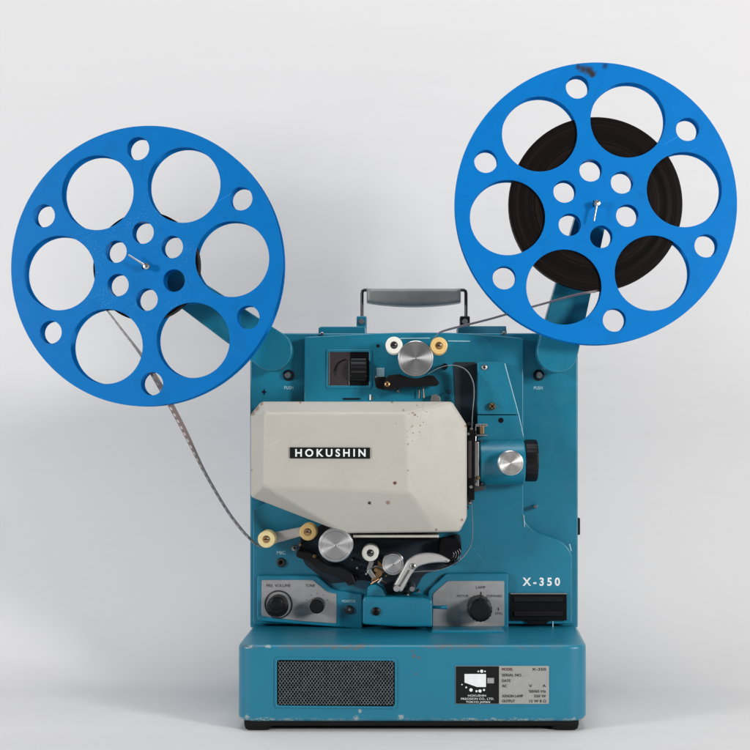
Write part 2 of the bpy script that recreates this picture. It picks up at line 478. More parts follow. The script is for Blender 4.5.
w = .42
mi = g.mi('mesh')
for rr in range(ny // 2 + 0):
    for ph in (0, 1):
        yb = y0 + rr * ch + ch / 2
        top, bot = [], []
        for i in range(nx + 1):
            yy = yb + (ch / 2 if (i + ph) % 2 else -ch / 2) * .96
            xx = x0 + i * cw / 2
            Yd = -.0013 if (i % 2) else -.0017
            wj = w * random.uniform(.8, 1.25)
            top.append(g.bm.verts.new(W(xx, yy - wj, Yd - .0004))); bot.append(g.bm.verts.new(W(xx, yy + wj, Yd + .0004)))
        for i in range(nx):
            f = g.bm.faces.new([top[i], top[i + 1], bot[i + 1], bot[i]]); f.material_index = mi
g.build('grille_mesh', base, recalc=False) if False else None
gm = g.build('expanded_mesh', base, recalc=False)
# painted rim round the grille
rim = MB(); rim.prism(fillet([(274.5, 657.5), (397, 658.5), (397, 709), (274.5, 708)], 4), -.0012, -.0002, 'base', .0004, [fillet([(277, 660), (394.7, 661), (394.7, 706.5), (277, 705.5)], 3)])
rim.build('grille_frame', base)

# rating plate
rp = MB()
YP = -.0008
rp.box(455.5, 666, 549, 704, YP, -.0001, 'plate', .0002)
rp.box(455.8, 666.3, 499, 703.7, YP - .0002, YP + .0003, 'badge_black', 0)
YT = YP - .0004
lines = [("MODEL", 502, 670.6, 11, "X-350", 532, 14, 'red_ink'), ("SERIAL NO.", 502, 676.4, 20, None, 0, 0, 'black_ink'), ("DATE", 502, 682, 8.5, None, 0, 0, 'black_ink'),
         ("AC", 502, 687.2, 5, "V       A", 529, 17, 'black_ink'), (None, 0, 692.6, 0, "50/60 Hz", 529, 17, 'black_ink'), ("XENON LAMP", 502, 697.4, 21, "350 W", 534, 12, 'black_ink'), ("OUTPUT", 502, 702.4, 13, "15 W 8 Ω", 529.5, 16.5, 'black_ink')]
for t1, xa, yb, wa, t2, xb, wb, mt in lines:
    if t1: rp.text(t1, xa, yb, wa, 2.7, YT + .0001, mt, bold=0, th=.0002)
    if t2: rp.text(t2, xb, yb, wb, 2.7, YT + .0001, 'black_ink', bold=0, th=.0002)
for t, xa, yb, wa in (("HOKUSHIN", 468, 696.6, 18), ("PRECISION CO., LTD.", 461, 699.8, 33), ("TOKYO JAPAN", 466, 703, 24)):
    rp.text(t, xa, yb, wa, 2.0, YT - .0001, 'white_ink', bold=0, th=.0002)
rp.prism([(464.5, 674), (486, 674), (486, 687), (477, 687), (464.5, 682.5)], YT, YT + .0003, 'white_ink', 0)
rp.box(487.3, 678, 494, 683.3, YT, YT + .0003, 'plate', 0)
for cx, cy, r in ((478.3, 671.4, .8), (485.0, 671.4, .8), (481.7, 671.2, 1.6), (466.2, 687.4, .9), (471, 690, 1.7), (476.5, 691.2, 1.1), (480, 691, 1.6), (484, 690, 1.1), (462, 684.6, .7)):
    rp.prism(circ(cx, cy, r, 16), YT, YT + .0003, 'white_ink', 0)
rp.build('rating_plate', base, 'small black and silver rating plate')

# plinth rail and rubber feet
m = MB()
m.box(247, 721, 576, 726, .004, .26, 'rubber', .001); m.build('plinth', base)
zfoot = 0
for cx in (257, 566):
    for Yf in (.005, .225):
        m = MB(); c = W(cx, 700, .02); k = .001
        hw = .0145
        for (q0, q1, hh) in ((0, 1, 0),):
            o_ = []
            for zz, ww in ((.0125, hw), (.004, hw), (.0, hw * .78)):
                o_.append((zz, ww))
        x = (cx - CX) * .001; vs = []; fs = []
        ringn = 24
        rings = []
        for zz, ww in ((.0115, hw), (.005, hw), (.0015, hw * .93), (0, hw * .8)):
            ring = []
            for j in range(ringn):
                a = 2 * PI * j / ringn; ca, sa = math.cos(a), math.sin(a)
                e = .45
                ring.append(m.bm.verts.new((x + ww * abs(ca) ** e * (1 if ca > 0 else -1), Yf + .014 + ww * abs(sa) ** e * (1 if sa > 0 else -1), zz)))
            rings.append(ring)
        i = m.mi('rubber'); m._skin(rings, ringn, i)
        m.bm.faces.new(rings[0]).material_index = i; m.bm.faces.new(rings[-1]).material_index = i
        m.build('rubber_foot', base)

# case body (rear box)
YC = .135
body = MB(); body.prism(fillet([(250, 333), (578, 333), (578, 628), (250, 628)], 2.5), YC, .262, 'teal', .002)
case = body.build('case_body', P)
m = MB(); m.prism([(318.5, 334), (318.5, 328), (321, 326.5), (365, 326.5), (365, 334)], .140, .19, 'teal', .001); m.build('top_cover', case)
m = MB(); m.prism([(458, 334), (458, 326), (506, 326), (507, 334)], .142, .19, 'teal_dark', .001); m.build('hinge_plate', case)
screw(504, 333.2, .134, 2.0, 'dull_steel', case); screw(322, 333.8, .134, 2.0, 'steel', case)
m = MB(); m.prism(fillet([(577.2, 518), (580.2, 518), (580.2, 535), (577.2, 535)], 1), .16, .20, 'black', .0005); m.build('side_socket', case)

# front panel casting
YF = .120
pl = [(304, 337, 4), (350, 334.5, 9), (400, 332.2, 20), (455, 332.5, 20), (500, 336, 12), (523.5, 338, 4), (523.5, 521, 10), (535, 532, 10), (562, 541, 8), (572, 552, 10), (572, 624, 3), (253, 624, 3), (253, 510, 4), (304, 480, 4)]
fp = MB(); fp.prism(fillet(pl, 3), YF, YC + .002, 'teal', .0014)
panel = fp.build('front_panel', P)
# thin dark plates painting in shade by the gate and among black film-path parts
m = MB(); m.prism(fillet([(453, 362), (476.5, 362), (476.5, 486), (472, 505), (459, 505)], 3), YF - .0006, YF, 'navy', .0003); m.build('gate_shade_plate', panel)
m = MB(); m.prism(fillet([(302, 524), (345, 530), (440, 538), (460, 533), (462, 548), (452, 566), (424, 574), (414, 592), (388, 597), (384, 584), (362, 580), (330, 584), (304, 564), (300, 548)], 5), YF - .0006, YF, 'navy', .0003); m.build('film_path_shade_plate', panel)
m = MB(); m.tube([W(400, 338.5, YF - .001), W(430, 338.2, YF)], .0005, 'pale_ink'); m.tube([W(448, 341, YF - .001), W(470, 341.3, YF)], .0005, 'pale_ink'); m.build('film_path_line', panel)
m = MB(); m.prism(circ(378, 346, 1.6, 16), YF - .0003, YF + .001, 'black_flat', 0); m.prism(circ(378.5, 346, .6, 8), YF - .0006, YF, 'dark_steel', 0); m.build('screw_hole', panel)
m = MB()
for yy in range(6):
    m.box(376.5, 368 + yy * 1.5, 384.5, 368.9 + yy * 1.5, YF - .0006, YF, 'pale_ink', 0)
m.build('index_mark', panel)
m = MB(); m.box(343, 398, 360, 399.6, YF - .0012, YF, 'black', 0); m.box(369.5, 394.5, 371, 400, YF - .002, YF, 'white_ink', 0); m.box(372, 396, 373, 400, YF - .002, YF, 'steel', 0); m.build('latch_slot', panel)
m = MB(); m.prism([(430, 404), (432, 395), (436, 394), (440, 397), (441, 404)], YF - .01, YF, 'dull_steel', .0003); m.tube([W(419, 398, YF - .004), W(419, 390, YF - .004)], .0006, 'brass'); m.tube([W(424, 398, YF - .004), W(423, 387, YF - .004)], .0006, 'brass'); m.build('spring_bracket', panel)

# framing window
fw = MB()
fw.prism(fillet([(326, 349.5), (372, 349.5), (372, 388.5), (326, 388.5)], 3), YF - .0012, YF + .0005, 'teal', .0008, [fillet([(328.6, 352), (369, 352), (369, 385.5), (328.6, 385.5)], 1)])
win = fw.build('window_frame', panel)
m = MB(); m.box(328.6, 352, 350, 385.5, YF - .0006, YF, 'window', 0)
m.box(328.8, 352.2, 329.9, 385.3, YF - .0018, YF - .0004, 'dull_steel', 0)
m.box(348.6, 361, 349.5, 385, YF - .002, YF - .0004, 'dull_steel', 0)
arc = []
for j in range(16):
    a = PI + (PI / 2 - .1) * j / 15; arc.append(W(347.5 + 12.2 * math.cos(a), 371 + 11.5 * math.sin(a), YF - .0008))
m.tube(arc, [.0013 if j > 3 else .0013 + .0006 * (3 - j) / 3 for j in range(16)], 'black_flat', 8, True, .5)
m.prism([(333.2, 370), (336.6, 370), (335.4, 376.5)], YF - .0012, YF - .0004, 'black_ink', 0)
m.build('arrow_plate', panel)
m = MB(); m.box(349.6, 352, 369, 385.5, YF - .0004, YF, 'black_flat', 0); m.build('knob_recess', panel)
m = MB()
prof = []
n = 64
mi = m.mi('black')
rings = []
for px, rr in ((350.5, 0), (350.5, .0125), (351.5, .0135), (366, .0135), (367, .0125), (367, 0)):
    c = W(px, 370.5, YF + .003)
    if rr == 0: rings.append([m.bm.verts.new(c)]); continue
    rings.append([m.bm.verts.new((c.x, c.y + (rr - (.0010 if j % 4 < 2 else 0)) * math.cos(2 * PI * j / n), c.z + (rr - (.0010 if j % 4 < 2 else 0)) * math.sin(2 * PI * j / n))) for j in range(n)])
m._skin(rings, n, mi)
m.build('framing_knob', panel, smooth=20)

# lettering on the panel and body
m = MB(); m.text("X-350", 522.5, 585.5, 37.5, 7.6, YF - .0001, 'white_ink', 1.5, .03); m.build('lettering', panel)
m = MB(); m.text("MIC", 277, 554.3, 8.5, 3.2, YF - .0001, 'pale_ink', 1.1, .015); m.build('lettering', panel)
m = MB(); m.text("PUSH", 284.3, 389.2, 9, 3.0, YC - .0001, 'pale_ink', 1.1, .015); m.build('lettering', case)
m = MB(); m.text("PUSH", 533.8, 389.4, 8.8, 3.0, YC - .0001, 'pale_ink', 1.1, .015); m.build('lettering', case)
for cx in (288.5, 538.8):
    m = MB(); m.lathe(cx, 375.3, [(5.6, YC), (5.4, YC - .0015), (3.7, YC - .002), (3.5, YC - .001)], 'black', 28)
    m.lathe(cx, 375.3, [(3.4, YC), (3.4, YC - .005), (2.6, YC - .0062), (0, YC - .0062)], 'steel', 24, Yref=YC); m.build('push_button', case)
m = MB(); m.prism([(264, 389), (264.9, 391.2), (267, 392), (264.9, 392.9), (264, 395.2), (263.1, 392.9), (261, 392), (263.1, 391.2)], YC - .0004, YC + .001, 'black_flat', 0); m.build('screw_hole', case)
screw(294.5, 548.3, YF, 3.2, 'dull_steel', panel)
m = MB(); m.lathe(281, 562.4, [(4.6, YF), (4.6, YF - .002), (3.6, YF - .003), (2.5, YF - .003), (2.3, YF - .0005), (0, YF - .0005)], 'dark_steel', 24, Yref=YF)
m.prism(circ(281, 562.4, 1.9, 14), YF - .0015, YF, 'black_flat', 0); m.build('jack_socket', panel)
# stud on the right part of the case
m = MB(); m.tube([W(535.5, 506.5, YC), W(535.5, 506.5, YC - .012)], .0024, 'dull_steel', 14); m.tube([W(535.5, 506.5, YC - .012), W(535.5, 506.5, YC - .0135)], [.0024, .0017], 'steel', 14); m.build('stud', case)
screw(569, 627.5, YC - .001, 2.3, 'steel', case); screw(273, 629.5, YC - .001, 1.9, 'steel', case)
m = MB(); m.tube([W(569.5, 544, YF - .0003), W(571.3, 551, YF - .0001)], .0005, 'pale_ink'); m.build('pale_edge', panel); m = MB(); m.tube([W(523.6, 515, YF - .0003), W(524.6, 527, YF - .0001)], .0005, 'pale_ink'); m.build('pale_edge', panel)  # thin pale lines at two corners of the panel edge

# lamp housing
hs = MB()
F, R1, B1 = .028, .056, YF - .001
front = [(264, 413, F), (405, 413, F), (409, 493, F), (263, 486, F)]
ring = [(250.5, 414, R1), (261, 401.5, R1), (452, 401.5, R1), (467, 425, R1 + .004), (467, 518, R1 + .004), (459.5, 532, R1 + .002), (437, 532.5, .050), (345, 533.5, .052), (250.5, 497, R1)]
V = [W(*p) for p in front] + [W(*p) for p in ring]
V += [Vector((v.x, B1, v.z)) for v in V[4:13]]
r0 = 4
fs = [(0, 1, 2, 3),
      (0, 3, r0 + 8, r0), (0, r0, r0 + 1), (0, r0 + 1, r0 + 2, 1), (1, r0 + 2, r0 + 3), (1, r0 + 3, r0 + 4, 2), (2, r0 + 4, r0 + 5), (2, r0 + 5, r0 + 6), (2, r0 + 6, r0 + 7, 3), (3, r0 + 7, r0 + 8)]
for j in range(9):
    a, c = r0 + j, r0 + (j + 1) % 9
    fs.append((a, c, c + 9, a + 9))
fs.append(tuple(range(21, 12, -1)))
hs.faces(V, fs, 'cream').bevel(.0028, 4, 14)
lamp = hs.build('lamp_housing', P, 'chipped cream lamp housing with sloping facets', smooth=50)
m = MB(); m.box(353, 535, 439, 537.6, .060, B1, 'cream', .0006); m.build('lower_tray', lamp)
m = MB(); m.box(356, 537.8, 437, 541, .070, B1, 'black_flat', .0006); m.build('tray_edge', lamp)
m = MB(); YB = F - .0003
m.prism([(289.8, 447.3), (370, 447.6), (370, 458.6), (289.8, 458.3)], YB - .0012, F + .0005, 'badge_black', .0002)
m.text("HOKUSHIN", 295.3, 456.4, 70.3, 7.2, YB - .0013, 'white_ink', 1.48, .026); m.build('name_badge', lamp)

# gate door and lens block
gd = MB()
gd.prism(fillet([(477.5, 362, 2), (504.5, 362, 2), (518.5, 414.3, 0), (477.5, 414.3, 0)], 1), .100, YF, 'teal', .0008)
gate = gd.build('gate_door', P)
m = MB(); m.prism([(477.5, 415.2), (518.7, 415.2), (524, 437), (524, 443), (477.5, 443)], .1005, YF, 'teal', .0006); m.build('lower_gate_plate', gate)
m = MB(); m.tube([W(504.9, 363.5, .1005), W(518.8, 415, .1005), W(523.3, 436, .1005)], .00035, 'pale_ink', 8); m.build('chamfer_edge', gate)
screw(484.5, 367.2, .100, 3.0, 'dull_steel', gate)
screw(492.3, 406.3, .100, 3.9, 'brass', gate, h=.006)
m = MB(); m.prism(circ(501, 420.3, 2.6, 20), .1000, .102, 'black_flat', 0); m.build('screw_hole', gate)
# lens barrel
lb = MB(); rL = .0245
lb.lathe_x([(478.5, 0), (478.5, rL - .002), (480, rL), (522.5, rL), (524, rL - .002), (524, 0)], 462, .104, 'teal', 56)
lens = lb.build('lens_barrel', P)
m = MB(); nn = 72; mi = m.mi('black'); rings = []
for px, rr in ((524.3, 0), (524.3, .0215), (525.5, .0228), (535.5, .0228), (536.8, .0215), (536.8, .016), (535.4, .0155), (535.4, 0)):
    c = W(px, 460.5, .104)
    if rr == 0: rings.append([m.bm.verts.new(c)]); continue
    rings.append([m.bm.verts.new((c.x, c.y + (rr - (.0006 if (j % 3 == 0 and rr > .022) else 0)) * math.cos(2 * PI * j / nn), c.z + (rr - (.0006 if (j % 3 == 0 and rr > .022) else 0)) * math.sin(2 * PI * j / nn))) for j in range(nn)])
m._skin(rings, nn, mi); m.build('focus_ring', lens)
m = MB(); m.tube([W(537.0, 453, .09), W(538.2, 453, .09)], .0022, 'steel', 12); m.build('ring_pin', lens)
m = MB(); m.lathe(511, 463, [(0, .0650), (11.7, .0650), (12.4, .0656), (12.6, .068), (12.6, .0795)], 'alu_knob', 64); m.build('focus_knob', lens)
# film gate bits between the housing and the lens
fg = MB(); fg.box(468, 430, 474.5, 500, .070, YF, 'black_flat', .0006); fg.box(474.5, 442, 479, 486, .082, YF, 'dull_steel', .0006); fg.box(468.2, 441, 471.5, 478, .066, .0705, 'window', .0003)
gt = fg.build('film_gate', P)
for (px, py, r, Yq, mt) in ((469.5, 424, 2.2, .085, 'dark_steel'), (471.5, 429, 1.6, .075, 'dull_steel'), (468.6, 434, 1.5, .068, 'dull_steel'), (474.5, 481, 2.4, .075, 'dark_steel'), (478.5, 478, 2.0, .078, 'brass'), (471, 487, 2.0, .068, 'dull_steel'), (482, 484, 1.7, .083, 'dark_steel'), (469, 497, 2.4, .072, 'dark_steel'), (470.5, 503, 1.8, .074, 'dull_steel'), (467.8, 508, 1.5, .08, 'dark_steel')):
    m = MB(); m.lathe(px, py, [(0, Yq), (r * .7, Yq), (r, Yq + .001), (r, Yq + .02)], mt, 14); m.build('gate_screw', gt)
m = MB(); m.prism([(466.5, 484), (486, 486), (484, 490), (474, 492), (467, 500)], .086, .11, 'dark_steel', .0004); m.build('gate_claw', gt)
m = MB(); m.prism([(466.5, 424), (472, 420), (474, 424), (470, 432), (466.5, 434)], .09, .118, 'black', .0004); m.build('gate_hinge', gt)
m = MB(); m.box(475.5, 424, 487.5, 426.6, .088, .1, 'steel', .0004); m.box(479.6, 426, 484, 434, .086, .1, 'brass', .0005, 1); m.box(476.5, 434.5, 487, 436, .090, .1, 'dull_steel', .0003)
m.tube([W(476, 426, .092), W(475.5, 441, .092)], .0008, 'steel', 8); m.tube([W(480, 440, .096), W(484, 445, .092)], .0015, 'dull_steel', 8); m.build('pressure_spring', gt)

# sprockets
def sprocket(cx, cy, r, Y0, groove=True):
    m = MB()
    prof = [(0, Y0 + .0012), (1.1, Y0 + .0010), (1.3, Y0), (r * .80, Y0), (r * .82, Y0 + .0005), (r * .84, Y0), (r * .96, Y0), (r, Y0 + .0008), (r, Y0 + .005), (r * .86, Y0 + .0055), (r * .86, Y0 + .016), (r, Y0 + .0165), (r, Y0 + .021), (r * .5, Y0 + .021), (r * .5, YF)]
    m.lathe(cx, cy, prof, 'alu_turned', 96)
    return m.build('sprocket', P)
sprocket(415.7, 358.3, 17.6, .082)
sprocket(335.5, 545.3, 17.0, .050)
sprocket(393, 564.2, 11.0, .085)
def roller(cx, cy, mat, r=8.6, Y0=.083, cen='brass', lab=None):
    m = MB()
    m.lathe(cx, cy, [(r * .42, Y0 + .0012), (r * .46, Y0 + .0002), (r * .8, Y0), (r * .97, Y0 + .0006), (r, Y0 + .0018), (r * .97, Y0 + .003), (r * .72, Y0 + .005), (r * .72, Y0 + .017), (r, Y0 + .019), (r, Y0 + .022), (r * .4, Y0 + .0225), (r * .4, YF)], mat, 48)
    o = m.build('guide_roller', P, lab)
    m = MB(); m.lathe(cx, cy, [(r * .41, Y0 + .0022), (r * .40, Y0 + .0008), (r * .1, Y0 + .0002), (0, Y0 + .0002)], cen, 24)
    m.box(cx - r * .3, cy - .5, cx + r * .3, cy + .5, Y0 - .0001, Y0 + .001, 'black_flat', 0)
    m.lathe(cx + r * .16, cy - r * .1, [(0, Y0 - .0010), (r * .09, Y0 - .0006), (r * .1, Y0 + .0006)], 'steel', 10)
    m.build('roller_screw', o)
    return o
roller(394, 345.2, 'ivory', cen='dark_steel', lab='ivory nylon guide roller')
roller(439, 345.7, 'amber', lab='amber nylon guide roller')
roller(266.3, 539.3, 'straw', lab='yellowed nylon guide roller')
roller(308, 532, 'amber', lab='amber nylon guide roller')
roller(370.2, 553, 'ivory', 8.4, cen='dark_steel', lab='ivory nylon guide roller')
m = MB(); m.prism(fillet([(266, 534), (306, 526), (310, 534), (270, 545)], 3), .108, .114, 'lever', .001); m.build('roller_link', P)
# film shoes
m = MB(); m.prism(fillet([(388, 375, 2), (400, 374, 1), (408, 377.5, 4), (418, 378.5, 4), (428, 375, 2), (434, 375.5, 2), (440, 383, 2), (437, 385.5, 2), (420, 386, 1), (404, 387, 2), (392, 390, 2), (384, 389, 2), (384, 382, 2)], 2), .092, .112, 'black', .0008)
shoe = m.build('film_shoe', P)
screw(387.3, 384.2, .092, 2.8, 'brass', shoe)
m = MB(); m.lathe(445, 366, [(0, .098), (2.4, .098), (3.0, .1), (3.0, YF)], 'black', 16); m.build('guide_pin', P)
m = MB(); m.prism(fillet([(296, 551, 3), (312, 553, 2), (320, 560, 3), (330, 567, 4), (341, 567, 4), (352, 574, 3), (356, 584, 3), (349, 585, 3), (338, 577, 3), (322, 572, 3), (308, 561, 3), (296, 557, 3)], 2), .090, .112, 'black', .0008)
shoe2 = m.build('film_shoe', P)
screw(314.5, 556.5, .09, 2.0, 'brass', shoe2)
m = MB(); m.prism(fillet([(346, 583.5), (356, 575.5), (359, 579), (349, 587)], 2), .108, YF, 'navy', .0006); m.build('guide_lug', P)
m = MB(); m.prism(fillet([(318, 526), (332, 522.5), (352, 528), (360, 536), (358, 545), (352, 541), (345, 531), (330, 527), (322, 531)], 2), .100, .114, 'black', .0006); m.build('film_shoe', P)
# small linkage under the white roller
m = MB()
m.prism(fillet([(369, 561), (374, 562), (371, 570), (376, 577), (372, 579), (366.5, 571)], 1), .090, .096, 'dull_steel', .0004)
m.prism(fillet([(378, 560), (384, 566), (382, 575), (375, 583), (371, 581), (377, 571)], 1), .098, .110, 'brass', .0004)
m.tube([W(382, 578, .09), W(378, 583, .09)], .0012, 'steel', 8); m.tube([W(374, 566, .094), W(384, 572, .094)], .0010, 'brass', 8)
m.lathe(376, 570, [(0, .092), (2, .092), (2.2, .1)], 'brass', 14)
m.build('tension_linkage', P)
for px, py, rr, Yq, mt in ((366, 574, 1.4, .09, 'steel'), (383.5, 562, 1.6, .088, 'brass'), (372.5, 582, 1.3, .094, 'steel'), (386, 576, 1.2, .092, 'brass'), (405, 586, 2.2, .088, 'dark_steel'), (300, 545, 1.6, .1, 'brass'), (352, 560, 1.8, .1, 'dark_steel'), (357, 568, 1.3, .1, 'steel'), (408, 595, 1.3, .095, 'steel'), (419, 592, 1.4, .1, 'dull_steel'), (376, 377, 1.5, .105, 'dull_steel'), (398, 391, 1.5, .1, 'dull_steel'), (449, 392, 1.6, .11, 'dark_steel')):
    m = MB(); m.lathe(px, py, [(0, Yq), (rr * .6, Yq), (rr, Yq + .001), (rr, YF)], mt, 16); m.build('guide_pin', P)
m = MB(); m.tube([W(366, 575, .092), W(370, 569, .089), W(376, 566, .09), (W(385, 569, .092))], .0007, 'steel', 8); m.build('wire_spring', P)
m = MB(); m.tube([W(371, 584, .095), W(379, 579, .091), W(386, 583, .095)], .0006, 'brass', 8); m.build('wire_spring', P)
m = MB(); m.prism(fillet([(374, 378), (384, 376), (390, 381), (386, 390), (376, 388)], 2), .104, .118, 'black', .0006); m.build('film_shoe', P)
m = MB(); m.tube([W(300, 548, .112), W(322, 560, .106), W(345, 578, .110), W(352, 583, .116)], .0022, 'black', 10); m.build('sound_arm', P)
# threading lever
lv = MB()
out = [(450.5, 560.5, 1), (440, 554.5, 5), (427, 552.6, 6), (415, 555, 5), (407, 560.5, 4), (404, 567, 3), (393.5, 586, 2), (394, 591, 2), (402, 592, 2), (410.5, 576, 3), (417, 567, 4), (427, 563.8, 5), (438, 562.5, 5), (448, 562.8, 1)]
lv.prism(fillet(out, 3, 6), .074, .084, 'lever', .0022)
lever = lv.build('threading_lever', P)
screw(413, 566.5, .074, 3.1, 'dull_steel', lever)
m = MB(); m.tube([W(409, 570, .0735), W(398.5, 588, .0735)], .0009, 'dark_steel', 8); m.build('lever_rib', lever)
m = MB(); m.lathe(396.5, 588.5, [(0, .070), (3, .070), (3.6, .072), (3.6, YF)], 'steel', 24); m.lathe(412, 589, [(0, .082), (2.4, .082), (3.4, .085), (3.4, YF)], 'dull_steel', 24, Yref=.082); m.build('lever_pivot', lever)
m = MB(); m.prism(fillet([(440, 538), (456, 538), (462, 546), (460, 557), (448, 566), (438, 560)], 4), .100, .118, 'black_flat', .001)
for q in range(4):
    a = [W(449 + (5 + q * 2.4) * math.cos(t), 555 + (4 + q * 2.2) * math.sin(t), .0995) for t in [(-.6 + 2.2 * j / 10) for j in range(11)]]
    m.tube(a, .0005, 'dark_steel', 6)
m.build('loop_former', P)

# centre cover box with a screw
m = MB(); m.prism(fillet([(362.5, 600, 2), (365, 596.5, 2), (424, 597.5, 3), (432.5, 601, 3), (432.5, 627, 2), (400, 627, 0), (362.5, 624.5, 3)], 2), .088, YF, 'teal', .0022)
cb = m.build('centre_cover', P)
screw(376, 611.7, .088, 4.3, 'black', cb, h=.003)
m = MB(); m.prism(fillet([(366.5, 600, 0), (367.5, 587, 2), (374, 583.5, 4), (383, 588, 4), (387, 600, 0)], 2), .094, .104, 'teal', .001); m.build('guard_tab', cb)
m = MB(); m.tube([W(432, 607, .104), W(437, 607.2, .098), W(447, 607.4, .096)], [.0018, .0018, .0024], 'teal', 12); m.build('toggle_lever', cb)

# left control panel
YK = .1125
m = MB(); m.prism(fillet([(257, 575.5, 3), (317, 575.5, 3), (334, 590, 4), (362.5, 594, 1), (362.5, 629, 0), (330, 626.5, 3), (257, 621, 5)], 3), YK + .001, YF, 'teal', .0014)
cl = m.build('sound_control_panel', P)
m = MB(); m.prism(fillet([(261.5, 580, 2), (313, 580, 1), (327, 592, 4), (336.3, 594, 0), (336.3, 623.5, 0), (300, 621, 6), (261.5, 616, 3)], 2), YK, YK + .0015, 'panelgrey', .0004)
m.text("PRE. VOLUME", 266.5, 587, 24, 2.9, YK - .0001, 'black_ink', 1, 0); m.text("TONE", 305.5, 587, 9.5, 2.9, YK - .0001, 'black_ink', 1, 0)
for j in range(5):
    a = -2.6 + j * .52; m.prism(circ(317 + 12.5 * math.cos(a), 606 + 12.5 * math.sin(a), .45, 8), YK - .0003, YK + .0002, 'black_ink', 0)
m.build('control_plate', cl, 'satin grey plate with two black knobs')
def knob(cx, cy, r, Y0, Y1, parent, ring=None):
    m = MB(); n = 72; i = m.mi('black'); k = kk(Y0); c = W(cx, cy, Y0); rings = []
    for rr, y, rib in ((0, Y0, 0), (r * .78, Y0, 0), (r * .92, Y0 + .0012, 0), (r * .96, Y0 + .002, 1), (r, Y1 - .001, 1), (r * 1.0, Y1, 1)):
        if rr == 0: rings.append([m.bm.verts.new((c.x, y, c.z))]); continue
        rings.append([m.bm.verts.new((c.x + (rr - (.45 if rib and j % 4 < 2 else 0)) * k * math.cos(2 * PI * j / n), y, c.z + (rr - (.45 if rib and j % 4 < 2 else 0)) * k * math.sin(2 * PI * j / n))) for j in range(n)])
    m._skin(rings, n, i)
    o = m.build('knob', parent)
    return o
m = MB(); c = (278.5, 604.5)
m.prism(circ(c[0], c[1], 14.2, 64), YK - .0009, YK, 'black_ink', .0003, [circ(c[0], c[1], 12.9, 64)])
m.build('dial_ring', cl)
m = MB(); m.prism(circ(277.7, 606.2, 10.8, 48), YK - .0012, YK, 'black', .0004); m.build('dial_skirt', cl)
kn = knob(276.8, 605.8, 9.6, .092, YK - .001, cl)
m = MB(); m.lathe(276.2, 604, [(0, .0905), (5.2, .0905), (6.4, .0912), (6.4, .0925)], 'black', 32); m.build('knob_cap', kn)
kn = knob(316.6, 606.8, 7.6, .094, YK, cl)
YJ = YK + .001
m = MB(); m.text("MONITOR", 342, 602.4, 13.5, 2.4, YJ - .0001, 'pale_ink', 1, .015); m.build('lettering', cl)
m = MB(); m.lathe(349.3, 609.7, [(4.3, YJ), (4.3, YJ - .002), (3.4, YJ - .003), (2.3, YJ - .003), (2.1, YJ - .0005), (0, YJ - .0005)], 'dark_steel', 24, Yref=YJ)
m.prism(circ(349.3, 609.7, 1.4, 14), YJ - .0035, YJ, 'dull_steel', 0); m.build('jack_socket', cl)
# right control panel
m = MB(); m.prism(fillet([(446, 573.5, 2), (508.5, 573.5, 2), (508.5, 629.5, 2), (428, 629.5, 2), (428, 591, 3)], 2), YK + .001, YF, 'teal', .0014)
cr = m.build('motor_control_panel', P)
m = MB(); m.prism(fillet([(447.5, 581, 2), (504.3, 581, 1), (504.3, 626.3, 1), (432.8, 626.3, 1), (432.8, 594, 2)], 1.5), YK, YK + .0015, 'panelgrey', .0004)
m.text("LAMP", 476, 588.6, 9.5, 2.6, YK - .0001, 'black_ink', 1, 0); m.text("MOTOR", 457.0, 597.2, 11.5, 2.4, YK - .0001, 'black_ink', 1, 0)
m.text("FORWARD", 486.8, 597.2, 15.5, 2.4, YK - .0001, 'black_ink', 1, 0); m.text("STILL", 495.3, 614.6, 7.6, 2.4, YK - .0001, 'black_ink', 1, 0)
m.box(480.3, 592, 481.5, 597, YK - .0004, YK, 'black_ink', 0); m.box(498, 607.8, 499, 610.5, YK - .0004, YK, 'black_ink', 0)
m.build('control_plate', cr, 'satin grey plate with one black selector knob')
kn = knob(480.4, 610.3, 12.6, .086, YK, cr)
m = MB(); m.prism(circ(480, 610, 9.3, 40), .0848, .0862, 'black', .0004); m.prism(fillet([(478.6, 597.5), (482.2, 597.5), (481.6, 606), (479.2, 606)], 1), .0842, .087, 'black', .0003); m.build('knob_cap', kn)
# black cable recess
m = MB(); m.box(510.5, 594, 566.8, 620.5, .1155, YF, 'black_flat', .0006); m.prism([(522, 619), (552, 619), (546, 624), (530, 624.5)], .117, YF, 'black_flat', .0003)
cv = m.build('socket_recess', P)
m = MB(); m.box(510.5, 593.2, 566.8, 594.3, .1145, YF, 'dull_steel', .0002); m.box(552.6, 621, 553.4, 631, YF - .001, YF, 'pale_ink', 0); m.build('recess_edge_glint', cv)  # steel edge, and a pale bar that paints in a thin highlight
m = MB(); m.box(514, 597, 563, 602, .1135, .1158, 'black', .0006); m.box(514, 611.5, 563, 616.5, .1135, .1158, 'black', .0006); m.build('flap', cv)
# low strip standing on the shelf
m = MB(); zs = zt + .0015
m.prism(fillet([(432, 630.5), (504, 630.5), (504, 635.5), (432, 635.5)], 1), .080, .112, 'teal', .001)
m.build('foot_strip', P)

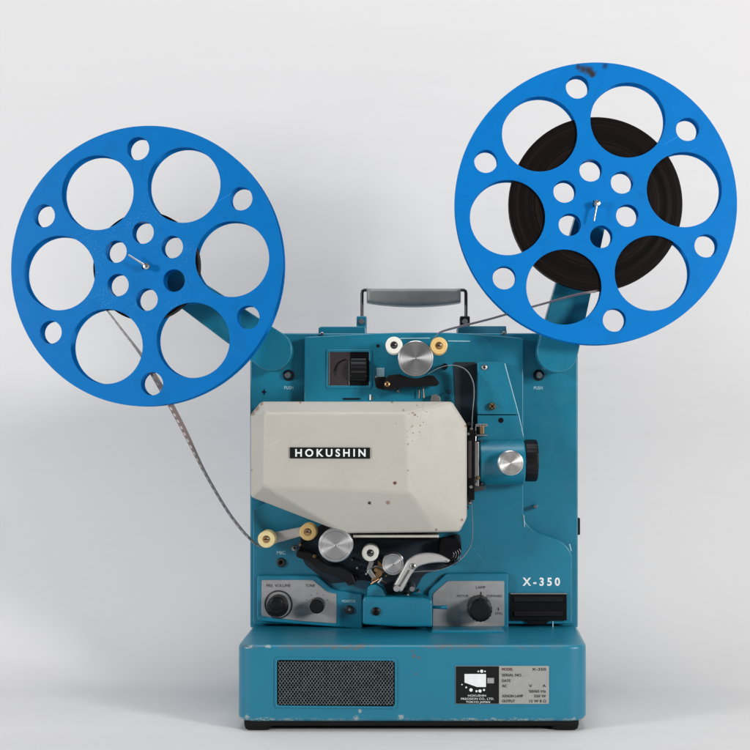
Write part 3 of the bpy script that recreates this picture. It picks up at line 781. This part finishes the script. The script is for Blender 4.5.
# carrying handle
YH = .19
h = MB()
gtop, gbot = [], []
for j in range(21):
    t = j / 20; x = 366.5 + 94.5 * t
    gtop.append((x, 288.2)); gbot.append((x, 301.5 + 4.0 * math.sin(PI * t) ** .8 + 0))
pts = gtop + gbot[::-1]
h.prism([(p[0], p[1]) for p in pts], YH - .013, YH + .013, 'grip', .0045)
hd = h.build('handle_grip', P)
m = MB()
m.tube([W(362, 327, YH), W(362, 300, YH), W(362, 293.5, YH), W(362.6, 291, YH), W(364.6, 290, YH), W(367.5, 290, YH), W(414, 293, YH), W(460.5, 290, YH), W(463.4, 290, YH), W(465.4, 291, YH), W(466, 293.5, YH), W(466, 300, YH), W(466, 327, YH)], .0019, 'dark_steel', 12)
m.build('handle_rod', hd)
for x0_, x1_, mt in ((356.5, 366.5, 'teal'), (460, 470, 'black')):
    m = MB(); m.box(x0_, 316, x1_, 334, YH - .008, YH + .008, mt, .0012, 1.5)
    m.lathe((x0_ + x1_) / 2, 321.5, [(0, YH - .0105), (2.6, YH - .0105), (3.0, YH - .0095), (3.0, YH - .007)], 'dull_steel', 16); m.build('handle_bracket', hd)

# reel arms
def tapered(x0, y0, r0, x1, y1, r1):
    a = math.atan2(y1 - y0, x1 - x0); d = math.hypot(x1 - x0, y1 - y0); off = math.acos((r0 - r1) / d)
    p = [(x0 + r0 * math.cos(a + off + (2 * PI - 2 * off) * j / 24), y0 + r0 * math.sin(a + off + (2 * PI - 2 * off) * j / 24)) for j in range(25)]
    q = [(x1 + r1 * math.cos(a - off + 2 * off * j / 24), y1 + r1 * math.sin(a - off + 2 * off * j / 24)) for j in range(25)]
    return p + q
def arm(x0, y0, x1, y1, lab, r0=15, r1=20.5, Ya=.099):
    m = MB(); m.prism(tapered(x0, y0, r0, x1, y1, r1), Ya, Ya + .020, 'teal', .0012)
    m.lathe(x1, y1, [(r1 * .96, Ya + .019), (r1 * .96, YC + .001)], 'teal_dark', 48)
    return m.build('reel_arm', P, lab)
armL = arm(150, 266, 271.5, 350.5, 'left reel arm')
armR = arm(594.8, 204, 557.5, 352, 'right reel arm')
def spindle(parent, cx, cy, lx, ly, Y0, Y1):
    m = MB(); m.lathe(cx, cy, [(0, Y0 + .001), (1.2, Y0 + .001), (1.5, Y0), (3.0, Y0 + .0006), (3.5, Y0 + .002), (3.3, Y0 + .004), (2.0, Y0 + .005), (2.6, Y0 + .0065), (2.6, Y1)], 'steel', 24)
    m.build('spindle', parent)
    m = MB(); m.tube([W(cx, cy, Y0 + .002), W((cx + lx) / 2, (cy + ly) / 2, Y0 + .0015), W(lx, ly, Y0 + .001)], [.0014, .0010, .0008], 'steel', 10, True); m.build('spindle_latch', parent)

# ------------------------------------------------------------ reels
def reel(cx, cy, Yf, R, a_big, mat, gap, rp, label, rot, hub_r=44, packmat='filmpack'):
    c = W(cx, cy, Yf); k = kk(Yf)
    root = emptyobj('film_reel', (c.x, Yf + gap / 2, c.z))
    tag(root, label, 'film reel', 'blue six-hole film reels')
    t = .0016
    def holes(inner):
        H = []
        for j in range(6):
            a = math.radians(-(a_big + 60 * j)); b_ = math.radians(-(a_big + 30 + 60 * j))
            H.append(circ(cx + 89.5 * math.cos(a), cy + 89.5 * math.sin(a), 37.6, 64))
            H.append(circ(cx + 118 * math.cos(b_), cy + 118 * math.sin(b_), 11.6, 32))
            H.append(circ(cx + 33.6 * math.cos(b_), cy + 33.6 * math.sin(b_), 11.2, 32))
        sq = 3.0
        H.append([(cx - sq, cy - sq), (cx + sq, cy - sq), (cx + sq, cy + sq), (cx - sq, cy + sq)])
        return H
    m = MB(); m.prism(circ(cx, cy, R, 160), Yf, Yf + t, mat, .0004, holes(0)); m.build('front_flange', root, origin=(c.x, Yf, c.z))
    # the back flange is the same stamping; its outline is given in the front flange's own millimetres
    m2 = MB()
    def conv(Pn): return [((p[0] - cx) * k, -(p[1] - cy) * k) for p in Pn]
    me = curve_mesh([conv(circ(cx, cy, R, 160))] + [conv(h_) for h_ in holes(0)], t, .0004)
    xf = Matrix(((1, 0, 0, c.x), (0, 0, -1, Yf + gap), (0, 1, 0, c.z), (0, 0, 0, 1)))
    m2.addmesh(me, mat, xf); m2.build('back_flange', root, origin=(c.x, Yf + gap, c.z))
    m3 = MB(); Ya, Yb = Yf + t, Yf + gap - t / 2
    m3.lathe(cx, cy, [(hub_r + 2.5, Ya), (hub_r + 2.5, Yb)], mat, 96, Yref=Yf); m3.lathe(cx, cy, [(hub_r + 1, Yb), (hub_r + 1, Ya)], mat, 96, Yref=Yf)
    m3.build('hub', root)
    root.rotation_euler = (0, 0, rot)
    return root, c, k

GAP = .0140
# left: nearly empty
A = math.radians(-7)
rl, cL, kL = reel(145.6, 266, .076, 140.3, 3.5, 'reel_left', GAP, 52, 'left blue film reel, nearly empty, scuffed around its centre', A)
rr_, cR, kR = reel(596, 203.5, .070, 141.2, 9.0, 'reel_right', GAP, 87, 'right blue film reel, part full, with dark smudge on top rim', math.radians(0))

def pack(cx, cy, Yf, r_in, r_out, rot, label, root):
    c = W(cx, cy, Yf); m = MB(); Y0, Y1 = Yf + .0022, Yf + GAP - .0016
    prof = [(r_in, Y1), (r_in, Y0)]
    nr = 22
    for j in range(nr + 1):
        prof.append((r_in + (r_out - r_in) * j / nr, Y0 + random.uniform(0, .0006)))
    prof += [(r_out, Y0 + .0002), (r_out, Y1), (r_in, Y1)]
    m.lathe(cx, cy, prof, 'filmpack', 128, Yref=Yf)
    mid = Vector((c.x, Yf + GAP / 2, c.z))
    o = m.build('film_roll', None, origin=mid)
    o.rotation_euler = (0, 0, rot)
    tag(o, label, 'film roll', 'rolls of dark film wound on the reels')
    return o
pack(145.6, 266, .076, 46.8, 54.5, A, 'thin roll of dark film around the hub of the left reel', rl)
pack(596, 203.5, .070, 46.8, 87.0, 0, 'thick roll of dark brown film wound on the right reel', rr_)
spindle(armL, 146.3, 266.2, 128.5, 254.8, .066, .10)
spindle(armR, 597.2, 203, 594, 221, .060, .10)

# ------------------------------------------------------------ film strands
def ribbon(pts, name, mat, label, tk=.00016, sub=10, cat='film strip', group=None):
    """pts: (centre, half-width vector)"""
    C_ = [Vector(p[0]) for p in pts]; H = [Vector(p[1]) for p in pts]
    def cr(Pn, i, t):
        p0, p1, p2, p3 = Pn[max(i - 1, 0)], Pn[i], Pn[i + 1], Pn[min(i + 2, len(Pn) - 1)]
        return .5 * ((2 * p1) + (p2 - p0) * t + (2 * p0 - 5 * p1 + 4 * p2 - p3) * t * t + (3 * p1 - p0 - 3 * p2 + p3) * t ** 3)
    cc, hh = [], []
    for i in range(len(C_) - 1):
        for j in range(sub): cc.append(cr(C_, i, j / sub)); hh.append(cr(H, i, j / sub))
    cc.append(C_[-1]); hh.append(H[-1])
    m = MB(); i = m.mi(mat); uvl = m.bm.loops.layers.uv.new('UVMap'); rows = []; s = 0; ss = []
    for q in range(len(cc)):
        t = (cc[min(q + 1, len(cc) - 1)] - cc[max(q - 1, 0)]).normalized()
        nrm = t.cross(hh[q]).normalized() * tk
        if q: s += (cc[q] - cc[q - 1]).length
        ss.append(s)
        rows.append([m.bm.verts.new(v) for v in (cc[q] - hh[q] - nrm, cc[q] + hh[q] - nrm, cc[q] + hh[q] + nrm, cc[q] - hh[q] + nrm)])
    for q in range(len(rows) - 1):
        for (a, b_, wa, wb) in ((0, 1, 0, 1), (1, 2, 1, 1), (2, 3, 1, 0), (3, 0, 0, 0)):
            f = m.bm.faces.new([rows[q][a], rows[q][b_], rows[q + 1][b_], rows[q + 1][a]]); f.material_index = i
            for lp, (uu, vv) in zip(f.loops, ((ss[q], wa), (ss[q], wb), (ss[q + 1], wb), (ss[q + 1], wa))): lp[uvl].uv = (uu, vv)
    o = m.build(name, None)
    tag(o, label, cat, group)
    return o
hw = .0062
Yc = .076 + GAP / 2 + .010
def hv(x, y, z=0): return (x * hw, y * hw, z * hw)
ribbon([(W(104, 306, Yc + .004), hv(0, 1)), (W(123, 331, Yc), hv(.06, 1)), (W(140, 353, Yc - .002), hv(.14, .99)), (W(152.5, 373, Yc - .004), hv(.34, .92)), (W(168, 400, Yc - .004), hv(.42, .9)), (W(184, 430, Yc - .003), hv(.34, .93)), (W(203, 469, Yc), hv(.14, .99)), (W(225, 507, Yc + .004), hv(.10, 1)), (W(241, 529, Yc + .005), hv(.13, .99)), (W(253, 541.5, Yc + .004), hv(.1, 1)), (W(262, 547.4, Yc + .003), hv(0, 1))],
       'film_strip', 'film', 'perforated film strand hanging from left reel to lower left roller', group='film strands threaded through the projector')
Y2 = .070 + GAP / 2 + .001
ribbon([(W(597, 291.2, Y2), hv(0, 1, -.09)), (W(575, 295.2, Y2), hv(0, 1, -.09)), (W(530, 307.5, Y2 + .004), hv(0, 1, -.09)), (W(490, 319, Y2 + .009), hv(0, 1, -.09)), (W(445, 330.5, Y2 + .014), hv(0, 1, -.09)), (W(436, 336, Y2 + .014), hv(0, 1)), (W(431, 342, Y2 + .014), hv(0, 1))],
       'film_strip', 'film_plain', 'taut film strand running from right reel down to the top roller', group='film strands threaded through the projector')
Y3 = .098
ribbon([(W(428, 374, Y3), hv(0, 1)), (W(436, 369.5, Y3), hv(0, 1)), (W(446, 366, Y3), hv(0, 1)), (W(457, 366, Y3), hv(0, 1)), (W(467, 371, Y3), hv(0, 1)), (W(473, 382, Y3 - .004), hv(0, 1)), (W(474, 395, Y3 - .006), hv(0, 1)), (W(472.5, 412, Y3 - .01), hv(0, 1)), (W(471.5, 430, Y3 - .012), hv(0, 1))],
       'film_strip', 'leader', 'short upper loop of film between top sprocket and gate', group='film strands threaded through the projector')
ribbon([(W(471.3, 500, Y3 - .012), hv(0, 1)), (W(472, 515, Y3), hv(0, 1)), (W(472.6, 532, Y3), hv(0, 1)), (W(470.5, 545, Y3), hv(0, 1)), (W(463, 556.5, Y3), hv(0, 1)), (W(451, 565, Y3), hv(0, 1)), (W(436, 570, Y3), hv(0, 1)), (W(418, 571, Y3), hv(0, 1)), (W(403, 573, Y3), hv(0, 1))],
       'film_strip', 'leader', 'short lower loop of film below the gate near the lever', group='film strands threaded through the projector')

# ------------------------------------------------------------ light
w = bpy.data.worlds.new('World'); S.world = w; w.use_nodes = True
bg = w.node_tree.nodes['Background']; bg.inputs[0].default_value = (.93, .95, 1, 1); bg.inputs[1].default_value = .06
def area(name, loc, target, size, sizey, power, col):
    l = bpy.data.lights.new(name, 'AREA'); l.shape = 'RECTANGLE'; l.size = size; l.size_y = sizey; l.energy = power; l.color = col
    o = bpy.data.objects.new(name, l); COL.objects.link(o); o.location = loc
    o.rotation_euler = (Vector(target) - Vector(loc)).to_track_quat('-Z', 'Y').to_euler()
    return o
area('right_softbox', (1.55, -1.30, .72), (0, .1, .35), .38, .44, 32, (1, .985, .97))
area('left_softbox', (-1.70, -1.0, .70), (0, .1, .35), .38, .44, 21, (.97, .985, 1))
area('top_fill', (0, -.25, 2.1), (0, .05, 0), 1.1, .9, 17, (1, 1, 1))  # added overhead fill, like ceiling bounce, to brighten top faces and floor

# ------------------------------------------------------------ camera
cd = bpy.data.cameras.new('camera'); cam = bpy.data.objects.new('camera', cd); COL.objects.link(cam)
cd.sensor_width = 36; cd.lens = 36 * D / .75; cd.shift_y = (HOR - 375) / 750; cd.shift_x = (375 - CX) / 750
cam.location = (0, -D, ZC); cam.rotation_euler = (PI / 2, 0, 0)
cd.clip_start = .05; cd.clip_end = 50
S.camera = cam
S.render.engine = 'CYCLES'
S.view_settings.view_transform = 'Standard'; S.view_settings.look = 'None'; S.view_settings.exposure = 0; S.view_settings.gamma = 1
